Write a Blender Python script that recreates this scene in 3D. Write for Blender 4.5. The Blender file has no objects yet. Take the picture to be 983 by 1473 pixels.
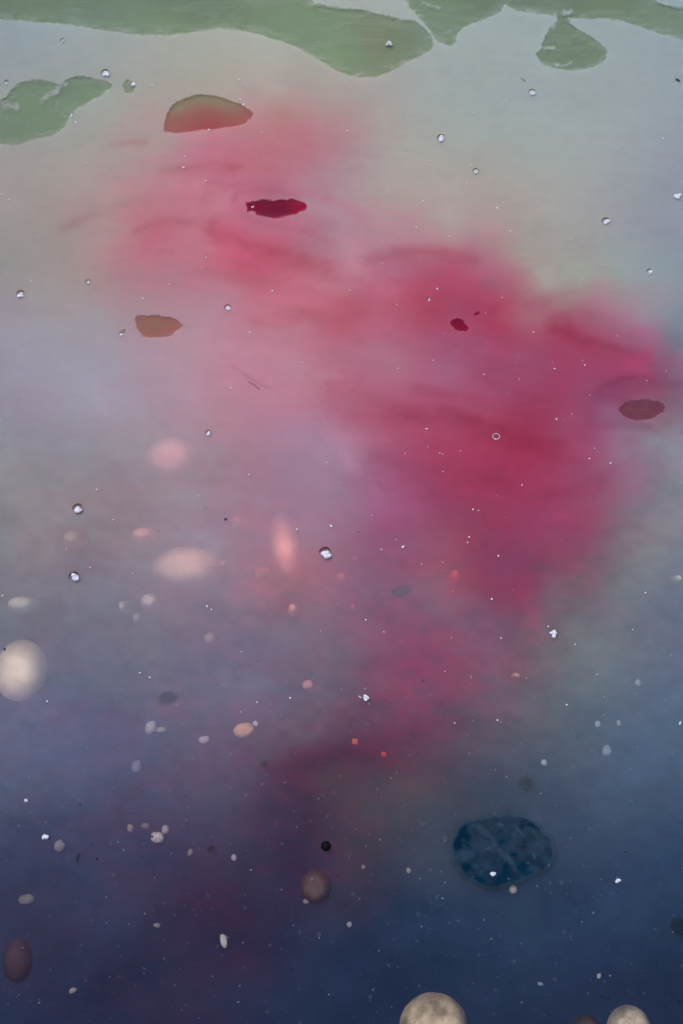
import bpy, bmesh, math, random
import numpy as np
from mathutils import Vector, Matrix

random.seed(7)
RNG = np.random.default_rng(11)
scene = bpy.context.scene
COL = scene.collection

# ------------------------------------------------------------------ camera, world, sun, exposure
IW, IH = 983.0, 1473.0                 # the photograph's own size, used only to measure positions
DIST, PITCH = 1.30, math.radians(80)
LENS, SENS = 50.0, 36.0
FPX = LENS / SENS * IH
CAM = Vector((0, -DIST * math.cos(PITCH), DIST * math.sin(PITCH)))
cd = bpy.data.cameras.new('camera')
cam = bpy.data.objects.new('camera', cd)
COL.objects.link(cam)
cam.location = CAM
cam.rotation_euler = (math.radians(90) - PITCH, 0, 0)
cd.sensor_fit = 'VERTICAL'
cd.sensor_height = SENS
cd.lens = LENS
cd.clip_start, cd.clip_end = 0.02, 500
cd.dof.use_dof = True
cd.dof.focus_distance = DIST - 0.01
cd.dof.aperture_fstop = 3.0
scene.camera = cam

SUN_EL, SUN_AZ = math.radians(64), math.radians(-35)
world = bpy.data.worlds.new('World')
scene.world = world
world.use_nodes = True
wn = world.node_tree
wn.nodes.clear()
wo = wn.nodes.new('ShaderNodeOutputWorld')
wb = wn.nodes.new('ShaderNodeBackground')
ws = wn.nodes.new('ShaderNodeTexSky')
ws.sky_type = 'NISHITA'
ws.sun_disc = False
ws.sun_elevation = SUN_EL
ws.sun_rotation = SUN_AZ
ws.dust_density = 3.0
wb.inputs['Strength'].default_value = 0.11
wn.links.new(ws.outputs[0], wb.inputs['Color'])
wn.links.new(wb.outputs[0], wo.inputs['Surface'])
sd = bpy.data.lights.new('sun', 'SUN')
sd.energy = 1.5
sd.angle = math.radians(22)
sd.color = (1.0, 0.95, 0.88)
sun = bpy.data.objects.new('sun', sd)
COL.objects.link(sun)
# the sun stands behind and to the left of the far shore
sdir = Vector((math.sin(SUN_AZ) * math.cos(SUN_EL), math.cos(SUN_AZ) * math.cos(SUN_EL), math.sin(SUN_EL)))
sun.rotation_euler = sdir.to_track_quat('Z', 'Y').to_euler()
sun.location = sdir * 5

vs = scene.view_settings
vs.view_transform = 'Standard'
vs.look = 'None'
vs.exposure = 1.0
vs.gamma = 1.0
cy = scene.cycles
cy.max_bounces = 8
cy.diffuse_bounces = 3
cy.glossy_bounces = 3
cy.transmission_bounces = 4
cy.volume_bounces = 3
cy.transparent_max_bounces = 24
cy.use_denoising = True
cy.use_adaptive_sampling = True
cy.adaptive_threshold = 0.01

# ------------------------------------------------------------------ measuring: photo pixel <-> place
FW = Vector((0, math.cos(PITCH), -math.sin(PITCH)))
UP = Vector((0, math.sin(PITCH), math.cos(PITCH)))
def place(px, py, z=0.0):
    d = FW * FPX + Vector((1, 0, 0)) * (px - IW / 2) + UP * (IH / 2 - py)
    t = (z - CAM.z) / d.z
    return CAM + d * t
def mpp(px, py, z=0.0):
    """metres per photo pixel at that place"""
    return (place(px, py, z) - CAM).dot(FW) / FPX
def to_px(x, y, z=0.0):
    dy, dz = y - CAM.y, z - CAM.z
    depth = dy * FW.y + dz * FW.z
    return IW / 2 + x / depth * FPX, IH / 2 - (dy * UP.y + dz * UP.z) / depth * FPX

# ------------------------------------------------------------------ smooth noise and fields
def _hash(ix, iy, s):
    h = (ix.astype(np.int64) * 374761393 + iy.astype(np.int64) * 668265263 + s * 974634777) & 0xffffffff
    h = ((h ^ (h >> 13)) * 1274126177) & 0xffffffff
    h = ((h ^ (h >> 16)) * 2246822519) & 0xffffffff
    return ((h ^ (h >> 13)) & 0xffffff) / float(0xffffff) * 2 - 1
def vnoise(x, y, s):
    ix, iy = np.floor(x), np.floor(y)
    fx, fy = x - ix, y - iy
    fx = fx * fx * fx * (fx * (fx * 6 - 15) + 10)
    fy = fy * fy * fy * (fy * (fy * 6 - 15) + 10)
    a, b = _hash(ix, iy, s), _hash(ix + 1, iy, s)
    c, d = _hash(ix, iy + 1, s), _hash(ix + 1, iy + 1, s)
    return (a * (1 - fx) + b * fx) * (1 - fy) + (c * (1 - fx) + d * fx) * fy
def fbm(x, y, s, octv=5, gain=.5):
    v, a, t = 0, 1, 0
    for k in range(octv):
        v = v + a * vnoise(x + 17.3 * k, y - 9.1 * k, s + k)
        t += a
        a *= gain
        x, y = x * 1.93 + y * .31, y * 1.93 - x * .31
    return v / t
def smooth(a, b, v):
    t = np.clip((v - a) / (b - a), 0, 1)
    return t * t * (3 - 2 * t)
def rbf(pts, vals, x, y, soft=14.0):
    """smooth field through scattered measurements"""
    pts = np.asarray(pts, float)
    vals = np.asarray(vals, float)
    k = lambda dx, dy: np.sqrt(dx * dx + dy * dy + soft * soft)
    n = len(pts)
    K = k(pts[:, None, 0] - pts[None, :, 0], pts[:, None, 1] - pts[None, :, 1])
    M = np.zeros((n + 1, n + 1))
    M[:n, :n] = K - np.eye(n) * 3.0
    M[:n, n] = M[n, :n] = 1
    W = np.linalg.solve(M, np.vstack([vals, np.zeros((1, vals.shape[1]))]))
    out = np.empty((len(x), vals.shape[1]))
    for i in range(0, len(x), 8000):
        out[i:i + 8000] = k(x[i:i + 8000, None] - pts[:, 0], y[i:i + 8000, None] - pts[:, 1]) @ W[:n] + W[n]
    return out
def warp(x, y, amp, s, big=150.0):
    """currents: pull the field sideways in drawn-out swirls"""
    u = fbm(x / big, y / (big * .62), s, 6, .55)
    v = fbm(x / big + 40, y / (big * .62) + 9, s + 20, 6, .55)
    return x + u * amp * 1.5, y + v * amp

def lin(c):
    c = np.asarray(c, float) / 255.0
    return np.where(c <= .04045, c / 12.92, ((c + .055) / 1.055) ** 2.4)

# ------------------------------------------------------------------ materials
def new_mat(name):
    m = bpy.data.materials.new(name)
    m.use_nodes = True
    m.node_tree.nodes.clear()
    return m, m.node_tree.nodes, m.node_tree.links
def volume_mat(name, colour, sigma_s, absorb=None, g=0.0):
    m, N, L = new_mat(name)
    o = N.new('ShaderNodeOutputMaterial')
    v = N.new('ShaderNodeVolumePrincipled')
    v.inputs['Color'].default_value = (*colour, 1)
    v.inputs['Density'].default_value = sigma_s
    v.inputs['Anisotropy'].default_value = g
    if absorb:
        v.inputs['Absorption Color'].default_value = (*absorb, 1)
    L.new(v.outputs[0], o.inputs['Volume'])
    return m
def stone_mat(name, base, dark=None, scale=60.0, spots=0.45, rough=.75, spec=.12, low=.72):
    """stone: base colour with mottling, pores and fine relief"""
    dark = dark or tuple(c * .45 for c in base)
    m, N, L = new_mat(name)
    o = N.new('ShaderNodeOutputMaterial')
    p = N.new('ShaderNodeBsdfPrincipled')
    tc = N.new('ShaderNodeTexCoord')
    n1 = N.new('ShaderNodeTexNoise'); n1.inputs['Scale'].default_value = scale; n1.inputs['Detail'].default_value = 6
    n2 = N.new('ShaderNodeTexVoronoi'); n2.inputs['Scale'].default_value = scale * 4
    r1 = N.new('ShaderNodeValToRGB'); r1.color_ramp.elements[0].position = .38; r1.color_ramp.elements[1].position = .60
    r1.color_ramp.elements[0].color = (*[c * low for c in base], 1); r1.color_ramp.elements[1].color = (*base, 1)
    r2 = N.new('ShaderNodeValToRGB'); r2.color_ramp.elements[0].position = .05; r2.color_ramp.elements[1].position = .22
    r2.color_ramp.elements[0].color = (1, 1, 1, 1); r2.color_ramp.elements[1].color = (0, 0, 0, 1)
    mul = N.new('ShaderNodeMath'); mul.operation = 'MULTIPLY'; mul.inputs[1].default_value = spots
    mx = N.new('ShaderNodeMixRGB'); mx.inputs[2].default_value = (*dark, 1)
    b = N.new('ShaderNodeBump'); b.inputs['Strength'].default_value = .35; b.inputs['Distance'].default_value = .0006
    L.new(tc.outputs['Object'], n1.inputs['Vector']); L.new(tc.outputs['Object'], n2.inputs['Vector'])
    L.new(n1.outputs[0], r1.inputs[0]); L.new(n2.outputs[0], r2.inputs[0]); L.new(r2.outputs[0], mul.inputs[0])
    L.new(mul.outputs[0], mx.inputs[0]); L.new(r1.outputs[0], mx.inputs[1]); L.new(mx.outputs[0], p.inputs['Base Color'])
    L.new(n1.outputs[0], b.inputs['Height']); L.new(b.outputs[0], p.inputs['Normal'])
    p.inputs['Roughness'].default_value = rough; p.inputs['Specular IOR Level'].default_value = spec
    L.new(p.outputs[0], o.inputs['Surface'])
    return m
def plain_mat(name, base, rough=.5, trans=0.0, ior=1.33, alpha=1.0, scale=800, spec=.5):
    m, N, L = new_mat(name)
    o = N.new('ShaderNodeOutputMaterial')
    p = N.new('ShaderNodeBsdfPrincipled')
    n1 = N.new('ShaderNodeTexNoise'); n1.inputs['Scale'].default_value = scale
    tc = N.new('ShaderNodeTexCoord')
    r1 = N.new('ShaderNodeValToRGB'); r1.color_ramp.elements[0].position = .3; r1.color_ramp.elements[1].position = .7
    r1.color_ramp.elements[0].color = (*[c * .8 for c in base], 1); r1.color_ramp.elements[1].color = (*base, 1)
    L.new(tc.outputs['Object'], n1.inputs['Vector']); L.new(n1.outputs[0], r1.inputs[0]); L.new(r1.outputs[0], p.inputs['Base Color'])
    p.inputs['Roughness'].default_value = rough; p.inputs['Specular IOR Level'].default_value = spec
    p.inputs['Transmission Weight'].default_value = trans
    p.inputs['IOR'].default_value = ior
    p.inputs['Alpha'].default_value = alpha
    L.new(p.outputs[0], o.inputs['Surface'])
    return m

def mesh_obj(name, verts, faces, mat, kind=None, label=None, cat=None, group=None, parent=None, smooth_=True):
    me = bpy.data.meshes.new(name)
    verts = np.asarray(verts, dtype=np.float32)
    faces = np.asarray(faces, dtype=np.int32)
    me.vertices.add(len(verts)); me.vertices.foreach_set('co', verts.ravel())
    n = faces.shape[1]
    me.loops.add(faces.size); me.loops.foreach_set('vertex_index', faces.ravel())
    me.polygons.add(len(faces)); me.polygons.foreach_set('loop_start', np.arange(0, faces.size, n, dtype=np.int32))
    me.polygons.foreach_set('loop_total', np.full(len(faces), n, dtype=np.int32))
    me.polygons.foreach_set('use_smooth', np.full(len(faces), smooth_, dtype=bool))
    me.update(calc_edges=True); me.validate()
    for k in (mat if isinstance(mat, (list, tuple)) else [mat]):
        me.materials.append(k)
    o = bpy.data.objects.new(name, me)
    COL.objects.link(o)
    tag(o, label, cat, group, kind)
    if parent: o.parent = parent
    return o
def tag(o, label=None, cat=None, group=None, kind=None):
    for k, v in (('label', label), ('category', cat), ('group', group), ('kind', kind)):
        if v: o[k] = v
    return o
def grid_faces(nx, ny, off=0, flip=False):
    i = np.arange(nx - 1)[None, :] + np.arange(ny - 1)[:, None] * nx + off
    f = np.stack([i, i + 1, i + nx + 1, i + nx], -1).reshape(-1, 4)
    return f[:, ::-1] if flip else f

# measured at photo pixels: x, y, optical depth of silt, blue murk, dye, algae
TAU = [
  [885, 862, 0.18, 0.05, 0.08, 0.08], [830, 900, 0.17, 0.03, 0.03, 0.12], [820, 1000, 0.12, 0.05, 0.01, 0.08], [800, 850, 0.15, 0.06, 0.27, 0.0], 
  [20, 15, 0.0, 0.0, 0.0, 0.54], [300, 20, 0.0, 0.0, 0.0, 0.52], [530, 60, 0.0, 0.0, 0.04, 0.75], [640, 30, 0.0, 0.03, 0.0, 0.78], 
  [690, 15, 0.0, 0.0, 0.0, 0.55], [850, 12, 0.0, 0.0, 0.0, 0.56], [980, 35, 0.0, 0.05, 0.0, 0.71], [500, 90, 0.0, 0.0, 0.0, 1.01], 
  [20, 160, 0.0, 0.02, 0.0, 0.68], [130, 150, 0.0, 0.02, 0.0, 0.86], [820, 70, 0.0, 0.0, 0.0, 0.57], [150, 60, 0.0, 0.05, 0.0, 0.71], 
  [450, 70, 0.0, 0.02, 0.0, 1.0], [980, 200, 0.02, 0.14, 0.0, 0.81], [700, 180, 0.0, 0.1, 0.0, 0.84], [300, 148, 0.0, 0.0, 0.16, 1.3], 
  [250, 165, 0.0, 0.0, 0.16, 1.4], [340, 160, 0.0, 0.0, 0.22, 1.2], [300, 180, 0.01, 0.0, 0.87, 0.21], [240, 190, 0.04, 0.0, 0.73, 0.43], 
  [360, 185, 0.04, 0.0, 0.96, 0.21], [398, 299, 0.0, 0.0, 0.22, 0.0], [330, 290, 0.0, 0.0, 0.6, 0.0], [460, 300, 0.0, 0.0, 0.56, 0.0], 
  [398, 270, 0.0, 0.0, 0.52, 0.0], [398, 330, 0.0, 0.0, 0.52, 0.0], [200, 300, 0.0, 0.0, 0.48, 0.57], [560, 280, 0.03, 0.0, 0.57, 0.27], 
  [800, 300, 0.15, 0.0, 0.17, 0.59], [228, 468, 0.0, 0.0, 0.32, 0.92], [180, 470, 0.05, 0.0, 0.25, 0.6], [280, 468, 0.1, 0.0, 0.58, 0.44], 
  [120, 470, 0.22, 0.0, 0.14, 0.42], [228, 440, 0.03, 0.0, 0.46, 0.63], [228, 500, 0.19, 0.0, 0.49, 0.35], [662, 466, 0.0, 0.0, 0.3, 0.0], 
  [640, 460, 0.0, 0.0, 0.43, 0.0], [690, 470, 0.0, 0.0, 0.43, 0.0], [662, 440, 0.0, 0.0, 0.39, 0.0], [662, 490, 0.0, 0.0, 0.48, 0.0], 
  [923, 590, 0.0, 0.04, 0.24, 0.07], [900, 590, 0.0, 0.04, 0.24, 0.07], [950, 590, 0.0, 0.04, 0.24, 0.07], [923, 570, 0.0, 0.04, 0.24, 0.07], 
  [923, 610, 0.0, 0.04, 0.24, 0.07], [30, 450, 0.31, 0.02, 0.0, 0.32], [500, 450, 0.02, 0.0, 0.9, 0.07], [420, 460, 0.1, 0.0, 0.91, 0.1], 
  [820, 460, 0.0, 0.0, 0.73, 0.04], [950, 460, 0.29, 0.08, 0.17, 0.06], [30, 520, 0.53, 0.16, 0.1, 0.14], [150, 530, 0.58, 0.14, 0.1, 0.15], 
  [260, 530, 0.63, 0.02, 0.21, 0.15], [350, 540, 0.74, 0.0, 0.86, 0.02], [450, 530, 0.64, 0.0, 0.91, 0.0], [550, 510, 0.34, 0.15, 1.23, 0.0], 
  [750, 520, 0.01, 0.11, 0.93, 0.0], [850, 520, 0.01, 0.11, 0.93, 0.0], [975, 500, 0.27, 0.15, 0.17, 0.0], [30, 600, 0.52, 0.14, 0.1, 0.15], 
  [150, 620, 0.58, 0.09, 0.11, 0.19], [260, 600, 0.71, 0.04, 0.21, 0.12], [400, 600, 0.86, 0.08, 0.95, 0.0], [500, 590, 0.38, 0.17, 1.46, 0.0], 
  [600, 590, 0.13, 0.1, 1.25, 0.0], [700, 590, 0.03, 0.21, 1.51, 0.0], [800, 600, 0.02, 0.16, 1.26, 0.0], [975, 640, 0.37, 0.12, 0.12, 0.12], 
  [30, 680, 0.43, 0.05, 0.08, 0.21], [150, 690, 0.45, 0.07, 0.13, 0.17], [300, 680, 0.62, 0.08, 0.22, 0.09], [400, 680, 0.64, 0.2, 0.68, 0.0], 
  [470, 650, 0.56, 0.68, 1.29, 0.0], [540, 670, 0.16, 0.29, 1.22, 0.0], [650, 660, 0.02, 0.16, 1.34, 0.0], [750, 650, 0.02, 0.09, 1.21, 0.0], 
  [850, 670, 0.02, 0.21, 1.11, 0.0], [920, 680, 0.27, 0.14, 0.4, 0.0], [975, 700, 0.34, 0.1, 0.06, 0.16], [30, 760, 0.35, 0.06, 0.08, 0.17], 
  [150, 770, 0.36, 0.04, 0.13, 0.16], [300, 760, 0.7, 0.14, 0.2, 0.04], [450, 750, 0.54, 0.27, 0.86, 0.0], [540, 750, 0.03, 0.49, 1.36, 0.0], 
  [650, 760, 0.1, 0.08, 0.8, 0.0], [760, 760, 0.01, 0.14, 0.94, 0.0], [850, 770, 0.07, 0.15, 0.68, 0.0], [920, 780, 0.26, 0.03, 0.08, 0.16], 
  [975, 780, 0.3, 0.11, 0.05, 0.13], [30, 820, 0.28, 0.08, 0.07, 0.14], [150, 850, 0.27, 0.15, 0.09, 0.06], [300, 850, 0.36, 0.13, 0.21, 0.02], 
  [430, 840, 0.38, 0.02, 0.42, 0.0], [540, 850, 0.08, 0.33, 0.59, 0.0], [650, 850, 0.15, 0.08, 0.49, 0.0], [740, 830, 0.0, 0.18, 0.79, 0.0], 
  [820, 850, 0.15, 0.01, 0.16, 0.02], [900, 850, 0.2, 0.04, 0.03, 0.14], [975, 850, 0.19, 0.17, 0.02, 0.02], [60, 930, 0.19, 0.12, 0.07, 0.04], 
  [200, 950, 0.21, 0.12, 0.06, 0.06], [350, 950, 0.17, 0.28, 0.14, 0.0], [480, 950, 0.15, 0.09, 0.13, 0.0], [600, 950, 0.01, 0.22, 0.74, 0.0], 
  [700, 930, 0.07, 0.22, 0.51, 0.0], [780, 950, 0.17, 0.0, 0.12, 0.07], [880, 950, 0.18, 0.08, 0.01, 0.12], [975, 950, 0.15, 0.16, 0.02, 0.0], 
  [30, 1050, 0.09, 0.33, 0.09, 0.0], [150, 1050, 0.04, 0.31, 0.1, 0.0], [300, 1050, 0.09, 0.18, 0.15, 0.0], [450, 1060, 0.08, 0.03, 0.18, 0.0], 
  [560, 1040, 0.04, 0.06, 0.2, 0.0], [680, 1030, 0.11, 0.02, 0.13, 0.01], [780, 1050, 0.1, 0.03, 0.02, 0.07], [880, 1060, 0.08, 0.15, 0.0, 0.02], 
  [975, 1060, 0.08, 0.19, 0.0, 0.0], [30, 1150, 0.04, 0.15, 0.04, 0.0], [200, 1150, 0.02, 0.14, 0.08, 0.0], [350, 1150, 0.03, 0.07, 0.08, 0.0], 
  [480, 1120, 0.0, 0.0, 0.09, 0.07], [600, 1130, 0.01, 0.0, 0.05, 0.11], [720, 1130, 0.04, 0.04, 0.01, 0.02], [850, 1150, 0.05, 0.11, 0.0, 0.0], 
  [975, 1150, 0.03, 0.12, 0.01, 0.0], [30, 1250, 0.0, 0.09, 0.03, 0.0], [200, 1250, 0.0, 0.06, 0.05, 0.0], [380, 1250, 0.01, 0.01, 0.04, 0.0], 
  [500, 1250, 0.0, 0.0, 0.05, 0.04], [600, 1250, 0.03, 0.02, 0.01, 0.02], [850, 1250, 0.01, 0.06, 0.01, 0.0], [975, 1250, 0.0, 0.08, 0.0, 0.0], 
  [30, 1350, 0.0, 0.03, 0.03, 0.0], [200, 1350, 0.0, 0.02, 0.02, 0.0], [330, 1370, 0.0, 0.0, 0.04, 0.0], [450, 1340, 0.0, 0.0, 0.01, 0.01], 
  [600, 1340, 0.0, 0.03, 0.0, 0.0], [750, 1340, 0.0, 0.06, 0.0, 0.01], [900, 1340, 0.0, 0.07, 0.0, 0.0], [30, 1450, 0.0, 0.0, 0.01, 0.0], 
  [200, 1450, 0.0, 0.0, 0.02, 0.0], [330, 1450, 0.0, 0.0, 0.03, 0.0], [500, 1440, 0.0, 0.0, 0.0, 0.0], [700, 1440, 0.0, 0.01, 0.0, 0.0], 
  [900, 1440, 0.0, 0.0, 0.0, 0.0], 
]
# measured at photo pixels: x, y, colour of the scum film
FILM = [
  [836, 350, 181, 184, 179], [885, 862, 134, 145, 157], [835, 412, 186, 203, 186], [795, 370, 185, 192, 181], [890, 410, 178, 181, 172], 
  [30, 60, 175, 185, 193], [30, 110, 178, 183, 186], [200, 80, 193, 189, 187], [350, 80, 201, 193, 187], [600, 120, 191, 193, 194], 
  [800, 150, 187, 195, 198], [900, 120, 185, 192, 197], [980, 230, 173, 175, 186], [20, 220, 187, 175, 173], [150, 220, 190, 185, 179], 
  [230, 190, 195, 180, 176], [260, 220, 206, 160, 172], [330, 220, 213, 148, 168], [420, 160, 202, 162, 157], [480, 220, 199, 168, 175], 
  [560, 220, 196, 206, 195], [700, 220, 193, 191, 184], [900, 230, 181, 185, 189], [300, 120, 199, 190, 180], [400, 120, 202, 194, 185], 
  [440, 200, 211, 149, 159], [370, 250, 204, 142, 155], [560, 170, 195, 191, 185], [30, 300, 187, 174, 172], [100, 300, 192, 172, 172], 
  [150, 300, 203, 179, 178], [210, 340, 218, 131, 153], [300, 310, 225, 163, 178], [350, 350, 229, 128, 159], [480, 300, 196, 177, 188], 
  [450, 340, 194, 159, 173], [560, 300, 196, 182, 178], [650, 320, 203, 196, 189], [800, 320, 181, 189, 180], [950, 320, 164, 171, 182], 
  [30, 380, 176, 167, 164], [130, 390, 189, 170, 169], [250, 390, 205, 155, 170], [350, 380, 213, 111, 133], [430, 390, 217, 140, 161], 
  [500, 400, 219, 174, 188], [560, 385, 207, 148, 174], [640, 385, 206, 113, 142], [700, 380, 202, 141, 162], [740, 370, 201, 172, 169], 
  [780, 400, 191, 205, 191], [900, 400, 172, 193, 188], [30, 450, 180, 165, 172], [150, 450, 182, 182, 188], [300, 450, 205, 169, 185], 
  [400, 455, 219, 150, 168], [500, 450, 207, 117, 140], [600, 440, 201, 96, 123], [720, 450, 199, 88, 121], [820, 460, 183, 99, 129], 
  [870, 430, 197, 161, 176], [950, 450, 176, 170, 178], [30, 520, 184, 177, 190], [150, 530, 190, 186, 197], [260, 530, 206, 175, 190], 
  [350, 540, 213, 164, 186], [450, 530, 206, 165, 182], [550, 510, 198, 138, 159], [650, 520, 184, 129, 161], [750, 520, 177, 99, 133], 
  [850, 520, 181, 91, 126], [940, 530, 223, 94, 143], [975, 500, 135, 144, 156], [30, 600, 182, 175, 187], [150, 620, 202, 193, 207], 
  [260, 600, 217, 180, 198], [400, 600, 212, 166, 188], [500, 590, 196, 99, 124], [600, 590, 197, 98, 132], [700, 590, 194, 89, 121], 
  [800, 600, 182, 77, 112], [870, 600, 174, 133, 166], [900, 570, 171, 92, 127], [930, 630, 211, 217, 219], [975, 620, 181, 173, 186], 
  [30, 680, 161, 169, 173], [150, 690, 164, 169, 177], [300, 680, 179, 177, 186], [400, 680, 191, 167, 183], [470, 650, 245, 199, 220], 
  [540, 670, 185, 113, 141], [650, 660, 186, 75, 110], [750, 650, 184, 65, 102], [850, 670, 186, 104, 136], [920, 680, 168, 140, 165], 
  [975, 700, 156, 164, 177], [30, 760, 154, 164, 167], [150, 770, 156, 161, 165], [300, 760, 171, 164, 177], [450, 750, 196, 161, 183], 
  [540, 750, 235, 141, 198], [650, 760, 164, 88, 121], [760, 760, 177, 90, 133], [850, 770, 170, 83, 115], [920, 780, 150, 153, 163], 
  [975, 780, 143, 157, 170], [540, 850, 156, 122, 152], [650, 850, 179, 96, 121], [740, 830, 168, 90, 128], [820, 850, 143, 122, 139], 
  [900, 850, 135, 153, 163], [600, 950, 161, 96, 133], [700, 930, 150, 109, 139], [780, 950, 130, 128, 141], 
]
FILM_GAIN = [1, 1, 1]
C_SILT, C_BLUE = (0.97, 0.955, 0.955), (0.3, 0.58, 0.85)
C_WATER = (0.026, 0.062, 0.15)  # body blue also stands in for the sky reflection the surface lacks
C_DYE, C_ALGAE = (0.9, 0.01, 0.12), (0.62, 0.76, 0.5)

# ------------------------------------------------------------------ lake bed: one sheet to the horizon
BED = -0.120
def bed_z(x, y):
    r = np.hypot(x, y)
    py = 1473 / 2 - y * 1540
    # the bed shoals towards the viewer
    shelf = smooth(560, 760, py)
    base = BED + (-.036 - BED) * shelf + (-.0165 + .036) * smooth(860, 1010, py) + .006 * (1 - shelf * .6) * fbm(x * 7, y * 7, 301, 4) + .0016 * fbm(x * 45, y * 45, 311, 3)
    shore = smooth(2.0, 3.2, r) * .24 + smooth(3.0, 40, r) * 1.2 + smooth(2.4, 4.0, r) * .03 * fbm(x * 2.2, y * 2.2, 320, 4)
    return base + shore
def axis(inner, step, outer, n):
    a = np.arange(-inner, inner + step / 2, step)
    g = inner * (outer / inner) ** (np.arange(1, n + 1) / n)
    return np.concatenate([-g[::-1], a, g])
ax = axis(.62, .004, 60, 60)
X, Y = np.meshgrid(ax, ax)
Z = bed_z(X, Y)
m, N, L = new_mat('lake_bed_silt')
o_ = N.new('ShaderNodeOutputMaterial'); p = N.new('ShaderNodeBsdfPrincipled'); tc = N.new('ShaderNodeTexCoord')
n1 = N.new('ShaderNodeTexNoise'); n1.inputs['Scale'].default_value = 16; n1.inputs['Detail'].default_value = 9; n1.inputs['Roughness'].default_value = .65
n2 = N.new('ShaderNodeTexNoise'); n2.inputs['Scale'].default_value = 420; n2.inputs['Detail'].default_value = 3
r1 = N.new('ShaderNodeValToRGB')
r1.color_ramp.elements[0].position = .34; r1.color_ramp.elements[0].color = (.006, .012, .030, 1)
r1.color_ramp.elements[1].position = .70; r1.color_ramp.elements[1].color = (.020, .032, .066, 1)
r2 = N.new('ShaderNodeValToRGB')
r2.color_ramp.elements[0].position = .66; r2.color_ramp.elements[0].color = (0, 0, 0, 1)
r2.color_ramp.elements[1].position = .78; r2.color_ramp.elements[1].color = (1, 1, 1, 1)
mx = N.new('ShaderNodeMixRGB'); mx.inputs[2].default_value = (.06, .08, .12, 1)
L.new(tc.outputs['Object'], n1.inputs['Vector']); L.new(tc.outputs['Object'], n2.inputs['Vector'])
L.new(n1.outputs[0], r1.inputs[0]); L.new(n2.outputs[0], r2.inputs[0]); L.new(r2.outputs[0], mx.inputs[0]); L.new(r1.outputs[0], mx.inputs[1])
L.new(mx.outputs[0], p.inputs['Base Color']); p.inputs['Roughness'].default_value = .95; p.inputs['Specular IOR Level'].default_value = .03
L.new(p.outputs[0], o_.inputs['Surface'])
mesh_obj('lake_bed', np.stack([X, Y, Z], -1).reshape(-1, 3), grid_faces(len(ax), len(ax)), m, kind='structure',
         label='dark silty bed under the cloudy water')

# ------------------------------------------------------------------ the water body
def box_mesh(name, x0, x1, y0, y1, z0, z1, mat, **kw):
    v = [(x, y, z) for z in (z0, z1) for y in (y0, y1) for x in (x0, x1)]
    f = [(0, 2, 3, 1), (4, 5, 7, 6), (0, 1, 5, 4), (2, 6, 7, 3), (0, 4, 6, 2), (1, 3, 7, 5)]
    return mesh_obj(name, v, f, mat, smooth_=False, **kw)
box_mesh('water', -3.4, 3.4, -3.4, 3.4, -.20, 0.0, volume_mat('water_body', C_WATER, 28.0),
         kind='structure', label='still dark blue shallow water')

# ------------------------------------------------------------------ clouds suspended in the water
# each cloud is a closed body under the surface: how deep it reaches at a place sets how much it hides
TA = np.array(TAU, float)
_o = np.arange(.02, .82, .02)
CGX = np.concatenate([-.52 - _o[::-1], np.arange(-.52, .5201, .003), .52 + _o])
CGY = np.concatenate([-.66 - _o[::-1], np.arange(-.66, .7201, .003), .72 + _o])
CX, CY = np.meshgrid(CGX, CGY)
CPX, CPY = to_px(CX.ravel(), CY.ravel(), -.004)
def tau_field(px, py):
    cx, cy_ = np.clip(px, -60, 1043), np.clip(py, -60, 1533)
    wx, wy = warp(cx, cy_, 22, 500)
    k = .15 + .85 * smooth(560, 760, py)
    wx, wy = cx + (wx - cx) * k, cy_ + (wy - cy_) * k
    v = rbf(TA[:, :2], np.sqrt(TA[:, 2:]), wx, wy)
    return np.clip(v, 0, None) ** 2
TF = tau_field(CPX, CPY)
SWIRLS = [   # threads and veils of dye: line, half width, change of dye
    ([(742, 800), (758, 845), (772, 885), (776, 912), (764, 945), (738, 975), (700, 990)], 10, .30), ([(768, 890), (775, 915)], 7, .45),
    ([(560, 780), (600, 805), (640, 845), (655, 880)], 13, 0.28), ([(650, 730), (690, 760), (740, 800), (790, 850)], 16, -0.28),
    ([(640, 880), (680, 900), (690, 950)], 17, -0.22), ([(700, 880), (740, 900), (745, 940)], 25, -0.25), ([(520, 880), (560, 930), (570, 990)], 16, 0.17),
    ([(600, 700), (660, 690), (720, 730)], 12, .22),
    ([(380, 840), (430, 860), (470, 840)], 25, 0.19), ([(650, 790), (660, 830), (640, 870)], 12, 0.33), ([(780, 760), (820, 790), (850, 840)], 11, 0.22),
    ([(820, 840), (790, 870), (770, 930)], 12, -0.17), ([(430, 690), (470, 720), (520, 780)], 12, 0.28)]
def seg_dist(px, py, pts, closed=False):
    d = np.full(px.shape, 1e9)
    n = len(pts)
    for i in range(n if closed else n - 1):
        (ax_, ay_), (bx_, by_) = pts[i], pts[(i + 1) % n]
        vx, vy = bx_ - ax_, by_ - ay_
        t = np.clip(((px - ax_) * vx + (py - ay_) * vy) / (vx * vx + vy * vy + 1e-9), 0, 1)
        d = np.minimum(d, np.hypot(px - ax_ - t * vx, py - ay_ - t * vy))
    return d
swx, swy = warp(CPX, CPY, 9, 540, 55)
for pts, w, s_ in SWIRLS:
    TF[:, 2] *= 1 + s_ * np.exp(-(seg_dist(swx, swy, pts) / w) ** 2)
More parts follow.
